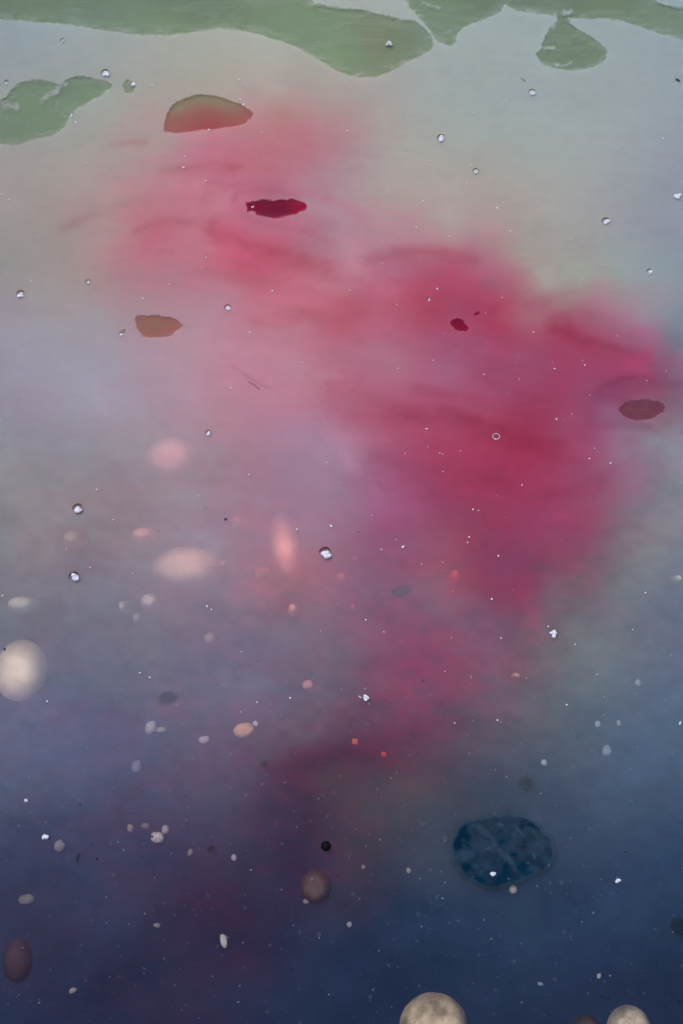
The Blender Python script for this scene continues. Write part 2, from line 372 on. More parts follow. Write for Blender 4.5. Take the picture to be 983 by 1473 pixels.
def cloud(name, k, sigma, top, mat, label, streak, **kw):
    t = TF[:, k] * (1 + .26 * fbm(CPX / 60, CPY / 34, 700 + 31 * k, 6, .6) * streak + .20 * fbm(CPX / 17, CPY / 11, 800 + 31 * k, 4, .6) * streak)
    t = t * (1 - smooth(.85, 1.3, np.abs(CX.ravel()))) * (1 - smooth(1.0, 1.45, np.abs(CY.ravel())))
    th = np.clip(t / sigma, .00001, -BED - .03 + top)
    th = th.reshape(CX.shape)
    edge = np.zeros_like(th); edge[1:-1, 1:-1] = 1
    tz = np.full(CX.shape, top)
    bz = top - np.where(edge > 0, th, .00003)
    n = CX.size; ny, nx = CX.shape
    v = np.concatenate([np.stack([CX, CY, tz], -1).reshape(-1, 3), np.stack([CX, CY, bz], -1).reshape(-1, 3)])
    f = [grid_faces(nx, ny), grid_faces(nx, ny, n, True)]
    a = np.arange(nx - 1); b = np.arange(ny - 1) * nx
    f.append(np.stack([a, a + n, a + 1 + n, a + 1], -1))
    q = (ny - 1) * nx + a; f.append(np.stack([q, q + 1, q + 1 + n, q + n], -1))
    f.append(np.stack([b, b + nx, b + nx + n, b + n], -1))
    q = b + nx - 1; f.append(np.stack([q, q + n, q + nx + n, q + nx], -1))
    return mesh_obj(name, v, np.concatenate(f), mat, kind='stuff', label=label)
for name, k, sigma, top, col, ab, lab, st in (
        ('silt_cloud', 0, 200.0, -.0004, C_SILT, None, 'pale grey silt hanging in the water', 1.3),
        ('blue_cloud', 1, 180.0, -.0006, C_BLUE, None, 'bluish murk hanging in the water', 1.3),
        ('dye_cloud', 2, 240.0, -.0008, C_DYE, None, 'magenta dye spreading through the water', 2.2),
        ('algae_cloud', 3, 240.0, -.0010, C_ALGAE, None, 'milky green algae in the water', .7)):
    cloud(name, k, sigma, top, volume_mat(name + '_suspension', col, sigma), lab, st)

# ------------------------------------------------------------------ the scum film on the surface
GAPS = [   # outlines of the places where the film has torn open
    [(-90,-60),(200,-95),(430,-70),(440,0),(470,8),(530,15),(560,22),(580,28),(597,28),(612,40),(624,58),(622,70),(605,80),(590,86),(572,97),(550,108),(530,111),(505,109),(488,103),(470,92),(445,76),(420,64),(395,55),(370,48),(345,43),(320,40),(295,43),(270,47),(240,50),(200,50),(165,45),(140,42),(110,36),(85,33),(60,32),(30,29),(-90,20)],
    [(577,-75),(581,0),(601,22),(616,38),(627,55),(632,60),(640,62),(648,66),(652,62),(658,58),(656,52),(664,40),(680,33),(700,26),(712,20),(722,14),(726,3),(733,10),(740,14),(760,17),(790,20),(801,25),(812,30),(815,24),(840,26),(875,26),(900,30),(940,44),(983,57),(1090,80),(1090,25),(983,11),(965,8),(940,0),(900,-40),(760,-85)],
    [(797,18),(803,30),(795,35),(790,42),(783,55),(781,62),(778,70),(770,78),(778,88),(790,95),(805,99),(830,100),(855,96),(870,88),(874,78),(870,66),(855,55),(840,46),(822,36),(815,22)],
    [(-90,160),(0,150),(20,122),(35,116),(60,113),(75,118),(85,122),(92,115),(105,110),(130,110),(145,113),(160,118),(163,124),(155,128),(148,135),(135,142),(120,150),(108,158),(98,170),(95,178),(85,190),(60,198),(35,205),(20,208),(0,206),(-90,200)],
    [(179,113),(190,116),(196,122),(192,132),(180,134),(177,125)],
    [(236,182),(238,168),(246,153),(258,143),(276,137),(300,135),(325,142),(345,149),(358,156),(366,163),(360,172),(350,179),(325,183),(300,186),(270,189),(250,192),(238,189)],
    [(352,289),(358,291),(366,288),(372,287),(382,286),(392,289),(400,286),(412,288),(420,286),(430,289),(438,290),(443,296),(436,303),(425,308),(410,310),(398,314),(385,312),(372,309),(366,302),(360,303),(354,306),(356,298)],
    [(193,455),(205,452),(225,454),(245,455),(258,462),(264,468),(255,475),(245,484),(225,484),(212,486),(203,482),(200,475),(196,468)],
    [(169,479),(177,473),(183,471),(178,480)],
    [(649,459),(662,457),(668,465),(677,472),(669,477),(655,473),(648,465)],
    [(681,451),(688,448),(692,450),(686,453)],
    [(889,588),(896,580),(915,575),(940,575),(957,580),(955,592),(940,602),(920,605),(903,602),(895,595)],
]
SCRAPS = [  # shreds of film still lying in the gaps: line, half width, strength
    ([(-10,150),(12,151),(22,154)], 7, .8), ([(60,143),(75,136),(88,124),(96,117)], 4.5, .9), ([(20,207),(50,200),(85,187)], 2, .35),
    ([(22,212),(55,204),(90,190),(102,176)], 1.5, .3),
    ([(610,4),(622,8),(636,11)], 2.5, .9), ([(640,48),(650,42)], 2, .5), ([(775,66),(786,69),(797,69)], 3, .8), ([(812,18),(822,17)], 3.5, .9),
    ([(792,40),(797,30),(799,22)], 6, .75), ([(800,93),(815,94),(822,91)], 3, .8), ([(845,95),(857,92),(868,86)], 2.5, .6), ([(826,48),(848,56),(862,68)], 1.8, .28),
    ([(820,52),(842,60)], 1.3, .25), ([(905,588),(925,590),(935,586)], 2.5, .35), ([(895,583),(912,580),(935,580)], 1.5, .25),
    ([(85,140),(80,155),(90,168)], 1.6, .35), ([(72,143),(73,158),(84,172)], 1.2, .25), ([(100,142),(88,152)], 1.2, .25)]
STROKES = [  # drawn-out wisps of dye in the film: line, half width, colour, strength
    ([(318,270),(355,261),(405,266),(450,280),(490,297),(525,312)], 9, (200,130,158), .48), ([(352,312),(385,322),(430,330),(480,348)], 7, (198,124,150), .45), ([(338,288),(345,275),(380,274),(430,280)], 6, (190,100,130), .4),
    ([(300,330),(350,350),(420,372),(470,385)], 16, (186,74,94), .5), ([(200,330),(240,320),(300,318)], 10, (182,98,112), .4),
    ([(238,246),(290,236),(340,240)], 9, (186,96,108), .35), ([(470,390),(500,398),(520,420)], 16, (190,120,142), .4),
    ([(602,474),(640,489),(695,506)], 6, (184,108,144), .6), ([(610,484),(650,497)], 3, (188,124,158), .5), ([(700,520),(765,545),(830,580)], 6, (172,84,118), .35),
    ([(690,540),(745,560),(790,600),(800,650)], 5, (170,76,110), .32), ([(760,530),(815,560),(850,600)], 4, (170,80,112), .3),
    ([(846,612),(852,580),(880,560),(930,548),(985,552)], 12, (152,86,122), .6), ([(868,600),(890,612),(940,616)], 7, (158,110,140), .5),
    ([(858,562),(900,545),(960,540)], 5, (145,62,92), .4), ([(440,655),(480,680),(520,712)], 9, (156,78,114), .45), ([(455,630),(480,650),(500,690)], 12, (168,132,160), .45),
    ([(335,528),(360,545),(392,558)], 2.5, (140,84,104), .4), ([(530,372),(570,360),(620,362),(680,372)], 12, (178,84,106), .5),
    ([(560,600),(640,596),(740,632),(800,640)], 18, (158,42,72), .45), ([(600,560),(680,575)], 10, (158,58,86), .3), ([(800,470),(860,500),(960,525)], 12, (160,52,82), .5),
    ([(855,455),(885,470),(915,500)], 12, (160,118,142), .5), ([(700,404),(735,418),(760,440)], 8, (178,122,142), .6), ([(90,330),(150,305),(210,290)], 8, (172,128,134), .35),
    ([(160,205),(210,204)], 4, (176,134,138), .5), ([(370,465),(440,448),(520,452)], 12, (184,88,104), .35), ([(330,250),(300,262),(290,290)], 10, (184,112,134), .3),
    ([(560,660),(620,700),(650,760)], 9, (152,74,108), .3), ([(700,690),(760,720),(860,700)], 14, (150,48,80), .4)]

def poly_sdf(px, py, pts):
    """positive inside"""
    ins = np.zeros(px.shape, bool)
    n = len(pts)
    for i in range(n):
        (x0, y0), (x1, y1) = pts[i], pts[(i + 1) % n]
        if y0 == y1: continue
        c = ((y0 > py) != (y1 > py)) & (px < (x1 - x0) * (py - y0) / (y1 - y0) + x0)
        ins ^= c
    d = seg_dist(px, py, pts, True)
    return np.where(ins, d, -d)

_f = np.arange(.01, .72, .01)
fgx = np.concatenate([-.40 - _f[::-1], np.arange(-.40, .4001, .0015), .40 + _f])
c0, c1 = place(500, 905).y, place(500, -110).y
fgy = np.arange(c0, c1, .0016)
fgy = np.concatenate([fgy, fgy[-1] + _f])
FX, FY = np.meshgrid(fgx, fgy)
fpx, fpy = to_px(FX.ravel(), FY.ravel(), .001)
def round_off(pts, times=2):
    for _ in range(times):
        q = []
        for (x0, y0_), (x1, y1_) in zip(pts, pts[1:] + pts[:1]):
            q += [(x0 * .75 + x1 * .25, y0_ * .75 + y1_ * .25), (x0 * .25 + x1 * .75, y0_ * .25 + y1_ * .75)]
        pts = q
    return pts
gap = np.full(fpx.shape, -40.0)
for g_ in GAPS:
    xs = [q[0] for q in g_]; ys = [q[1] for q in g_]
    k = (fpx > min(xs) - 40) & (fpx < max(xs) + 40) & (fpy > min(ys) - 40) & (fpy < max(ys) + 40)
    gap[k] = np.maximum(gap[k], poly_sdf(fpx[k], fpy[k], round_off(g_)))
gap = np.clip(gap, -40, 40)
scrap = np.zeros(fpx.shape)
for pts, w, s in SCRAPS:
    k = (fpy < 640)
    d = seg_dist(fpx[k], fpy[k] , pts, False)
    d = d + w * 1.1 * fbm(fpx[k] / 6, fpy[k] / 4, 77, 4)
    scrap[k] = np.maximum(scrap[k], s * (1 - smooth(w * .2, w * 1.2, d)) * np.clip(.8 + .6 * fbm(fpx[k] / 9, fpy[k] / 3.5, 79, 4), 0, 1))
FA = np.array(FILM, float)
wx, wy = warp(np.clip(fpx, -40, 1023), np.clip(fpy, -40, 1513), 24, 900, 110)
fine = fbm(fpx / 34, fpy / 15, 950, 5, .6)
fc = np.clip(rbf(FA[:, :2], lin(FA[:, 2:]) ** .5, wx + fine * 13, wy + fine * 8, 8), 0.02, 1) ** 2
sx, sy = warp(fpx, fpy, 7, 930, 60)
for pts, w, c, s in STROKES:
    d = seg_dist(sx, sy, pts, False)
    k = np.minimum(.95, s * 1.1 * np.exp(-(d / w) ** 2) * (.75 + .5 * fbm(fpx / 22, fpy / 10, 960, 4)))[:, None]
    fc = fc * (1 - k) + lin(c) * k
pinkness = np.clip((fc[:, 0] - fc[:, 1]) / (fc[:, 0] + 1e-6), 0, 1)
streak = fbm((fpx + fpy * .35) / 120, (fpy - fpx * .18) / 20, 970, 5, .6)
fc = fc * (1 + streak * (.025 + .12 * pinkness))[:, None] * (1 + .05 * fbm(fpx / 90, fpy / 60, 975, 4))[:, None]
base_a = .93 - .10 * smooth(300, 500, fpy)
bump = smooth(440, 620, fpx) * (1 - smooth(820, 960, fpx))
y0 = 440 + 200 * bump
y1 = 742 + 140 * bump
fa = base_a * (1 - smooth(0, 1, (fpy + 34 * fbm(fpx / 120, fpy / 70, 990, 5) - y0) / (y1 - y0)))
fa = fa * (1 - .10 * np.abs(fine)) * (1 - smooth(.85, 1.1, np.abs(FX.ravel()) + .05 * fine)) * (1 - smooth(.95, 1.2, FY.ravel() + .05 * fine))
nx_, ny_ = len(fgx), len(fgy)
ff = grid_faces(nx_, ny_)
ff = ff[(fa[ff].max(1) > .012)]
used = np.unique(ff); remap = np.full(len(fpx), -1); remap[used] = np.arange(len(used))
m, N, L = new_mat('surface_scum')
o_ = N.new('ShaderNodeOutputMaterial')
p = N.new('ShaderNodeBsdfPrincipled'); tr = N.new('ShaderNodeBsdfTransparent'); mixs = N.new('ShaderNodeMixShader')
def attr(n):
    a = N.new('ShaderNodeAttribute'); a.attribute_name = n; return a
aC, aA, aG, aS = attr('pigment'), attr('cover'), attr('gap'), attr('scrap')
tc = N.new('ShaderNodeTexCoord')
def math_(op, a, b=None, c=None, clamp=False):
    n = N.new('ShaderNodeMath'); n.operation = op; n.use_clamp = clamp
    for i, v in enumerate((a, b, c)):
        if v is None: continue
        if isinstance(v, (int, float)): n.inputs[i].default_value = v
        else: L.new(v, n.inputs[i])
    return n.outputs[0]
# ragged rim of the gaps: coarse nibbling plus fine brushed fringe
nz = N.new('ShaderNodeTexNoise'); nz.inputs['Scale'].default_value = 95; nz.inputs['Detail'].default_value = 5; nz.inputs['Roughness'].default_value = .65
mp = N.new('ShaderNodeMapping'); mp.inputs['Scale'].default_value = (1, .28, 1); mp.inputs['Rotation'].default_value = (0, 0, .5)
nf = N.new('ShaderNodeTexNoise'); nf.inputs['Scale'].default_value = 620; nf.inputs['Detail'].default_value = 3
L.new(tc.outputs['Object'], nz.inputs['Vector']); L.new(tc.outputs['Object'], mp.inputs['Vector']); L.new(mp.outputs[0], nf.inputs['Vector'])
j = math_('ADD', math_('MULTIPLY_ADD', nz.outputs[0], 8.0, -4.0), math_('MULTIPLY_ADD', nf.outputs[0], 3.6, -1.8))
sd_ = math_('ADD', aG.outputs['Fac'], j)
r_ = N.new('ShaderNodeMapRange'); r_.interpolation_type = 'SMOOTHSTEP'
r_.inputs['From Min'].default_value = -1.6; r_.inputs['From Max'].default_value = 1.4
L.new(sd_, r_.inputs['Value'])
# faint residue left on the open water, drawn out in streaks
mp2 = N.new('ShaderNodeMapping'); mp2.inputs['Scale'].default_value = (.35, 1.4, 1); mp2.inputs['Rotation'].default_value = (0, 0, -.35)
nr = N.new('ShaderNodeTexNoise'); nr.inputs['Scale'].default_value = 60; nr.inputs['Detail'].default_value = 6; nr.inputs['Roughness'].default_value = .7; nr.inputs['Distortion'].default_value = 1.2
L.new(tc.outputs['Object'], mp2.inputs['Vector']); L.new(mp2.outputs[0], nr.inputs['Vector'])
rr = N.new('ShaderNodeMapRange'); rr.inputs['From Min'].default_value = .50; rr.inputs['From Max'].default_value = .80; rr.inputs['To Max'].default_value = .30
L.new(nr.outputs[0], rr.inputs['Value'])
# shreds thinning out from the torn rim inwards
ex = N.new('ShaderNodeMapRange'); ex.inputs['From Min'].default_value = 0.0; ex.inputs['From Max'].default_value = 16.0; ex.inputs['To Min'].default_value = 1.0; ex.inputs['To Max'].default_value = 0.0
L.new(aG.outputs['Fac'], ex.inputs['Value'])
ne = N.new('ShaderNodeTexNoise'); ne.inputs['Scale'].default_value = 130; ne.inputs['Detail'].default_value = 5; ne.inputs['Roughness'].default_value = .7; ne.inputs['Distortion'].default_value = .8
L.new(mp2.outputs[0], ne.inputs['Vector'])
er = N.new('ShaderNodeMapRange'); er.inputs['From Min'].default_value = .43; er.inputs['From Max'].default_value = .70
L.new(ne.outputs[0], er.inputs['Value'])
shred = math_('MULTIPLY', math_('MULTIPLY', ex.outputs[0], er.outputs[0]), .75)
res = math_('MAXIMUM', math_('MULTIPLY', math_('MAXIMUM', rr.outputs[0], shred), attr('residue').outputs['Fac']), aS.outputs['Fac'])
opened = math_('MULTIPLY', r_.outputs[0], math_('SUBTRACT', 1.0, res))
cov = math_('MULTIPLY', aA.outputs['Fac'], math_('SUBTRACT', 1.0, opened), clamp=True)
# fine grain of the scum
ng = N.new('ShaderNodeTexNoise'); ng.inputs['Scale'].default_value = 900; ng.inputs['Detail'].default_value = 2
L.new(tc.outputs['Object'], ng.inputs['Vector'])
gr = math_('MULTIPLY_ADD', ng.outputs[0], .10, .95)
vm = N.new('ShaderNodeVectorMath'); vm.operation = 'SCALE'
L.new(aC.outputs['Color'], vm.inputs[0]); L.new(gr, vm.inputs['Scale'])
L.new(vm.outputs[0], p.inputs['Base Color'])
p.inputs['Roughness'].default_value = .55; p.inputs['Specular IOR Level'].default_value = .12
tl = N.new('ShaderNodeBsdfTranslucent'); mt = N.new('ShaderNodeMixShader'); mt.inputs[0].default_value = .68
gm_ = N.new('ShaderNodeGamma'); gm_.inputs['Gamma'].default_value = .5; L.new(vm.outputs[0], gm_.inputs[0]); L.new(gm_.outputs[0], tl.inputs['Color']); L.new(p.outputs[0], mt.inputs[1]); L.new(tl.outputs[0], mt.inputs[2])
L.new(cov, mixs.inputs[0]); L.new(tr.outputs[0], mixs.inputs[1]); L.new(mt.outputs[0], mixs.inputs[2]); L.new(mixs.outputs[0], o_.inputs['Surface'])
film = mesh_obj('surface_film', np.stack([FX.ravel(), FY.ravel(), np.full(FX.size, .0002)], -1)[used], remap[ff], m, kind='stuff',
                label='thin greyish scum film stained pink, torn open in places')
me = film.data
for n_, arr in (('cover', fa), ('gap', gap), ('scrap', scrap), ('residue', 1 - .85 * smooth(120, 140, fpy) * (fpx > 215) - .5 * smooth(400, 450, fpy))):
    at_ = me.attributes.new(n_, 'FLOAT', 'POINT'); at_.data.foreach_set('value', arr[used].astype(np.float32))
at_ = me.attributes.new('pigment', 'FLOAT_COLOR', 'POINT')
at_.data.foreach_set('color', np.concatenate([np.clip(fc[used] * FILM_GAIN, 0, 1), np.ones((len(used), 1))], 1).astype(np.float32).ravel())


# ------------------------------------------------------------------ builders for the single things
def ico(sub):
    bm = bmesh.new(); bmesh.ops.create_icosphere(bm, subdivisions=sub, radius=1)
    v = np.array([q.co[:] for q in bm.verts]); f = np.array([[w.index for w in q.verts] for q in bm.faces]); bm.free()
    return v, f
ICO = {k: ico(k) for k in (1, 2, 3, 4, 5)}
def noise3(v, s, seed):
    a = fbm(v[:, 0] * s + v[:, 2] * s * .7, v[:, 1] * s - v[:, 2] * s * .6, seed, 4)
    b = fbm(v[:, 2] * s * 1.1 + 5, v[:, 0] * s * .8 - v[:, 1] * s * .5, seed + 50, 4)
    return (a + b) * .5
MATS = {}
def stone(base, **kw):
    k = (tuple(base), tuple(sorted(kw.items())))
    if k not in MATS: MATS[k] = stone_mat('stone_surface', tuple(base), **kw)
    return MATS[k]

def pebble(px, py, rx, ry, col, top, label, ang=0.0, bump=.16, seed=0, power=1.0, name='pebble', cat='pebble', sub=4, dome=False, soft=1.0, p=4.0, lift=.42, tuck=False, kw={}, group='pebbles lying under the cloudy water'):
    """a stone resting on the bed whose highest point reaches z = top; rx, ry are its half width and height in photo pixels"""
    rq = max(rx, ry)
    top *= lift
    if dome and lift < 1 and py < 975: rx, ry = rx * 1.22, ry * 1.22
    c = place(px, py, top)
    u = mpp(px, py, top)
    hx, hy = rx * u, ry * u / math.sin(PITCH)
    zb = float(bed_z(np.array([c.x]), np.array([c.y]))[0]) - .004
    v, f = ICO[sub]
    v = v.copy()
    d = 1 + bump * noise3(v, 1.3, 1000 + seed * 7) + bump * .3 * noise3(v, 4.5, 2000 + seed * 7)
    if dome and lift < 1 and rq < 17 and py > 975: dome = False
    if not dome:
        bump = max(bump, .42); col = tuple(c_ * .85 for c_ in col)
        d = 1 + bump * noise3(v, 1.1, 1000 + seed * 7) + bump * .4 * noise3(v, 3.0, 2000 + seed * 7)
    if dome:      # a stone with a low rounded top and flanks that run down to the bed
        h = top - zb
        drop = .017 * soft
        w = v * d[:, None]
        rr_ = np.hypot(w[:, 0], w[:, 1]) + 1e-9
        s_ = np.clip((1 - v[:, 2]) / 2, 0, 1)                 # 0 at the top, 1 at the foot
        rad = np.sqrt(s_) * 2.0 * (rr_ / (np.hypot(v[:, 0], v[:, 1]) + 1e-9)).clip(.6, 1.5)
        rad = np.where(s_ > .75, rad * 1.0, rad)
        x, y = v[:, 0] / (np.hypot(v[:, 0], v[:, 1]) + 1e-9) * rad * hx, v[:, 1] / (np.hypot(v[:, 0], v[:, 1]) + 1e-9) * rad * hy
        zz = top - drop * rad ** p
        if cat == 'rock': zz = zz - .0022 * (1 + noise3(v * 3, 1.0, seed * 31)) - .0012 * np.abs(noise3(v * 9, 1.0, seed * 37))
        foot = s_ > .80
        zz = np.where(foot, np.minimum(zz, zb), np.maximum(zz, zb))
        k_ = np.where(foot, .55, 1.0) * np.minimum(1, ((top - zb) / drop) ** (1 / p) / rad)
        if tuck: k_ = k_ * np.where(rad > 1, .9 / np.maximum(rad * k_, 1), 1)
        P = np.stack([x * k_, y * k_, zz], -1)
    else:
        hz = min(min(hx, hy) * .8, .0055)
        w = v * d[:, None]
        x, y = w[:, 0] * hx, w[:, 1] * hy
        P = np.stack([x, y, w[:, 2] * hz + zb + .004 + hz * .9], -1)
        c = place(px, py, zb + .004 + hz)
    ca, sa = math.cos(ang), math.sin(ang)
    P[:, 0], P[:, 1] = P[:, 0] * ca - P[:, 1] * sa, P[:, 0] * sa + P[:, 1] * ca
    zo = P[:, 2].min()
    P[:, 2] -= zo
    o = mesh_obj(name, P, f, stone(col, **kw), label=label, cat=cat, group=group)
    o.location = (c.x, c.y, zo)
    return o

CREAM, PEACH, PINK, GREYS, DARK = (.62, .53, .40), (.72, .42, .30), (.80, .40, .38), (.5, .47, .42), (.006, .012, .035)
B = BED
# pale stones standing high enough to glow through the murk
pebble(23, 966, 29, 34, (.80, .63, .42), -.009, 'largest cream stone, blurred by murk at the left edge', soft=.8, p=3.4, dome=True, seed=1, sub=5)
pebble(27, 867, 18, 10, (.62, .56, .45), -.022, 'pale oval stone just above the large cream one', dome=True, seed=2)
pebble(213, 863, 12, 10, (.68, .58, .50), -.018, 'small round whitish stone right of centre-left haze, below the big peach stone', dome=True, seed=3)
pebble(175, 871, 6, 8, (.62, .50, .45), -.024, 'tiny faint stone beside the round whitish one', dome=True, seed=4)
pebble(268, 811, 40, 23, (.95, .60, .42), -.015, 'large oval peach stone veiled by cloudy water', dome=True, seed=5, sub=5)
pebble(204, 766, 15, 9, (.85, .42, .34), -.018, 'faint orange stone up and left of the large peach one', dome=True, seed=6)
pebble(410, 782, 18, 38, (.95, .66, .48), -.006, 'long upright orange stone like a finger under the film', dome=True, ang=math.radians(10), seed=7, sub=5)
pebble(243, 652, 30, 24, (.88, .42, .44), -.010, 'pink glowing round stone highest in the picture', dome=True, seed=8)
pebble(491, 828, 7, 6, (.90, .42, .34), -.014, 'small salmon stone right of the long upright one', dome=True, seed=9)
pebble(341, 748, 8, 6, (.80, .40, .40), -.022, 'faint pinkish stone left of the long upright one', dome=True, seed=29)
pebble(511, 803, 5, 5, (.80, .36, .36), -.016, 'tiny pink stone above the salmon one', dome=True, seed=30)
pebble(421, 874, 6, 7, (.95, .45, .38), -.016, 'small peach stone below the foot of the long upright one', dome=True, seed=10)
pebble(508, 872, 4, 4, (.80, .34, .32), -.018, 'tiny reddish stone below the salmon one', dome=True, seed=11)
pebble(808, 741, 13, 6, (.80, .12, .10), -.008, 'faint red orange stone inside the magenta cloud', dome=True, seed=12)
pebble(656, 826, 6, 8, (.80, .14, .12), -.010, 'small red stone deep in the lower magenta cloud', dome=True, seed=13)
pebble(101, 772, 12, 10, (.42, .38, .30), -.028, 'hardly visible olive stone above the crusted bubble at left', dome=True, seed=31)
pebble(301, 918, 9, 9, (.44, .40, .34), -.034, 'faint beige stone in the middle of the left haze', dome=True, seed=32)
pebble(196, 888, 7, 7, (.46, .42, .40), -.034, 'faint grey stone under the small whitish round one', dome=True, seed=33)
# smaller stones in the clearer water
pebble(217, 1046, 8, 9, (.60, .55, .46), -.022, 'pale knobbed pebble with a tail to the right', dome=True, seed=14, bump=.3)
pebble(232, 1050, 8, 4, (.56, .50, .42), -.026, 'thin pale chip forming the tail of the knobbed pebble', dome=True, seed=34)
pebble(351, 1051, 15, 10, (.78, .42, .26), -.017, 'orange oval pebble with a white speck at its corner', dome=True, seed=15, bump=.22)
pebble(368, 1041, 4, 4, (.80, .80, .84), -.008, 'tiny white chip at the corner of the orange oval pebble', dome=True, seed=16)
pebble(294, 1064, 8, 5, (.58, .55, .54), -.026, 'small grey chip left of the orange oval pebble', dome=True, seed=17)
pebble(310, 1088, 26, 9, (.30, .30, .33), -.040, 'wide faint grey flake below the orange oval pebble', dome=True, seed=35, ang=.5)
pebble(443, 985, 8, 6, (.90, .38, .34), -.010, 'sharp pink pebble alone in the purple haze', dome=True, seed=18, bump=.25)
pebble(226, 1205, 9, 8, (.66, .60, .52), -.024, 'bright cream pebble, larger half of a touching pair', dome=True, seed=19, bump=.25)
pebble(238, 1193, 5, 6, (.52, .48, .43), -.030, 'beige chip, smaller half of a touching pair', dome=True, seed=20)
pebble(188, 1191, 4.5, 5.5, (.40, .32, .27), -.030, 'small tan pebble left of the bright cream pair', dome=True, seed=21)
pebble(209, 1188, 5, 4, (.24, .27, .25), -.040, 'faint greenish pebble between tan pebble and cream pair', dome=True, seed=22)
pebble(85, 1216, 8, 7.5, (.30, .26, .26), -.034, 'round beige pebble right of a bluish bubble', dome=True, seed=23)
pebble(274, 1226, 4, 4.5, (.34, .32, .28), -.034, 'tiny olive beige pebble right of the cream pair', dome=True, seed=24)
pebble(337, 1234, 4, 4.5, (.50, .50, .52), -.032, 'tiny pale grey pebble midway to the mottled round one', dome=True, seed=25)
pebble(322, 1353, 5.5, 10, (.66, .62, .56), -.016, 'white egg shaped pebble standing out in the dark', dome=True, ang=math.radians(12), seed=26, bump=.07)
pebble(105, 1425, 6, 3.2, (.42, .34, .27), -.024, 'slanting tan chip near the bottom left', dome=True, ang=math.radians(24), seed=27)
pebble(38, 1294, 11, 6.5, (.20, .18, .16), -.038, 'dull beige pebble at the left above the brown boulder', dome=True, seed=28, bump=.25)
pebble(738, 1279, 5.5, 6, (.60, .54, .46), -.020, 'small cream pebble just below the dark teal boulder', dome=True, seed=36, bump=.3)
pebble(503, 1330, 3.8, 3.8, (.42, .44, .46), -.026, 'tiny pale grey pebble below the mottled round one', dome=True, seed=37)
pebble(588, 1252, 3, 4, (.40, .38, .38), -.028, 'tiny pebble left of the dark teal boulder', dome=True, seed=38)
pebble(523, 1247, 2.8, 2.8, (.42, .34, .30), -.028, 'tiny tan pebble right of the black seed', dome=True, seed=39)
pebble(226, 1331, 5, 3, (.34, .34, .32), -.030, 'small greyish chip above the dark purple patch', dome=True, seed=40)
pebble(511, 1067, 4.5, 4.5, (.95, .20, .14), -.010, 'tiny bright red pebble, upper of two', dome=True, seed=41)
pebble(552, 1085, 4, 4, (.80, .10, .08), -.012, 'tiny dark red pebble, lower of two', dome=True, seed=42)
pebble(978, 831, 5, 5, (.62, .56, .40), -.016, 'small cream pebble cut by the right edge', dome=True, seed=43)
pebble(918, 982, 4, 4.5, (.60, .66, .74), -.018, 'small bluish white pebble in the blue grey haze at right', dome=True, seed=44)
pebble(860, 1041, 4, 4, (.55, .62, .70), -.020, 'pale blue grain, left one of two close together', dome=True, seed=45)
pebble(890, 1040, 3, 4, (.55, .62, .70), -.020, 'pale blue grain, right one of two close together', dome=True, seed=46)
pebble(783, 1097, 4, 4, (.50, .55, .62), -.022, 'pale blue grain above the navy stone', dome=True, seed=47)
pebble(873, 1080, 7, 7, (.30, .34, .38), -.034, 'faint grey disc of a pebble in the right haze', dome=True, seed=48)
pebble(744, 971, 6, 4, (.50, .50, .36), -.022, 'faint olive pebble under the open part of the dye', dome=True, seed=49)
pebble(862, 1404, 3, 3.5, (.60, .62, .64), -.020, 'tiny white grain above the bottom right rocks', dome=True, seed=50)
pebble(777, 1415, 4, 2.4, (.40, .46, .52), -.028, 'tiny flat bluish grain left of the white one', dome=True, seed=51, ang=-.4)
pebble(196, 1062 + 40, 7, 8, (.26, .28, .32), -.036, 'faint grey blue pebble above the bright cream pair', dome=True, seed=52)
# dark stones
DK = 'dark stones under the cloudy water'
def dark(px, py, rx, ry, label, top=-.0003, col=DARK, seed=70, **k):
    return pebble(px, py, rx, ry, col, top, label, dome=True, seed=seed, name='dark_stone', cat='stone', group=DK, soft=.25, p=8, lift=1, tuck=True, kw=dict(spec=0.0), **k)
dark(243, 1003, 20, 12, 'blurred dark blue stone in the lavender haze at left', top=-.0009, col=(0.0126, 0.0153, 0.0306), seed=70)
dark(759, 1126, 10, 11, 'round navy stone above the dark teal boulder', top=-.0009, col=(0.0036, 0.0081, 0.0144), seed=71)
dark(578, 850, 22, 11, 'wide bluish violet stone under the pink cloud', top=-.0014, col=(0.0306, 0.0180, 0.0342), seed=72, ang=.25)
dark(962, 856, 15, 10, 'deep blue stone near the right edge', top=-.0014, col=(0.0135, 0.0180, 0.0360), seed=73)
dark(465, 944, 6, 6, 'small faint dark stone above the pink pebble', top=-.0014, col=(0.0198, 0.0126, 0.0198), seed=74)
dark(410, 977, 8, 8, 'faint dark round stone left of the pink pebble', top=-.0014, col=(0.0216, 0.0162, 0.0234), seed=75)
dark(379, 1098, 5.5, 6, 'small indigo stone below the orange oval pebble', top=-.0009, col=(0.0072, 0.0081, 0.0162), seed=76)
dark(835, 832, 10, 8, 'dark grey stone where the dye ends at right', top=-.0014, col=(0.0234, 0.0198, 0.0252), seed=77)
dark(980, 1334, 11, 12, 'black blue stone cut by the right edge', top=-.0009, col=(0.0007, 0.0029, 0.0072), seed=78)
dark(302, 1222, 6, 5, 'small dark blue stone right of the tiny olive pebble', top=-.0009, col=(0.0040, 0.0054, 0.0108), seed=80)
pebble(22, 1384, 30, 44, (.036, .018, .019), -.014, 'large dull brown boulder low at the left edge', name='brown_boulder', cat='boulder', soft=1.6, p=3, dome=True, seed=60, sub=5, group='boulders')

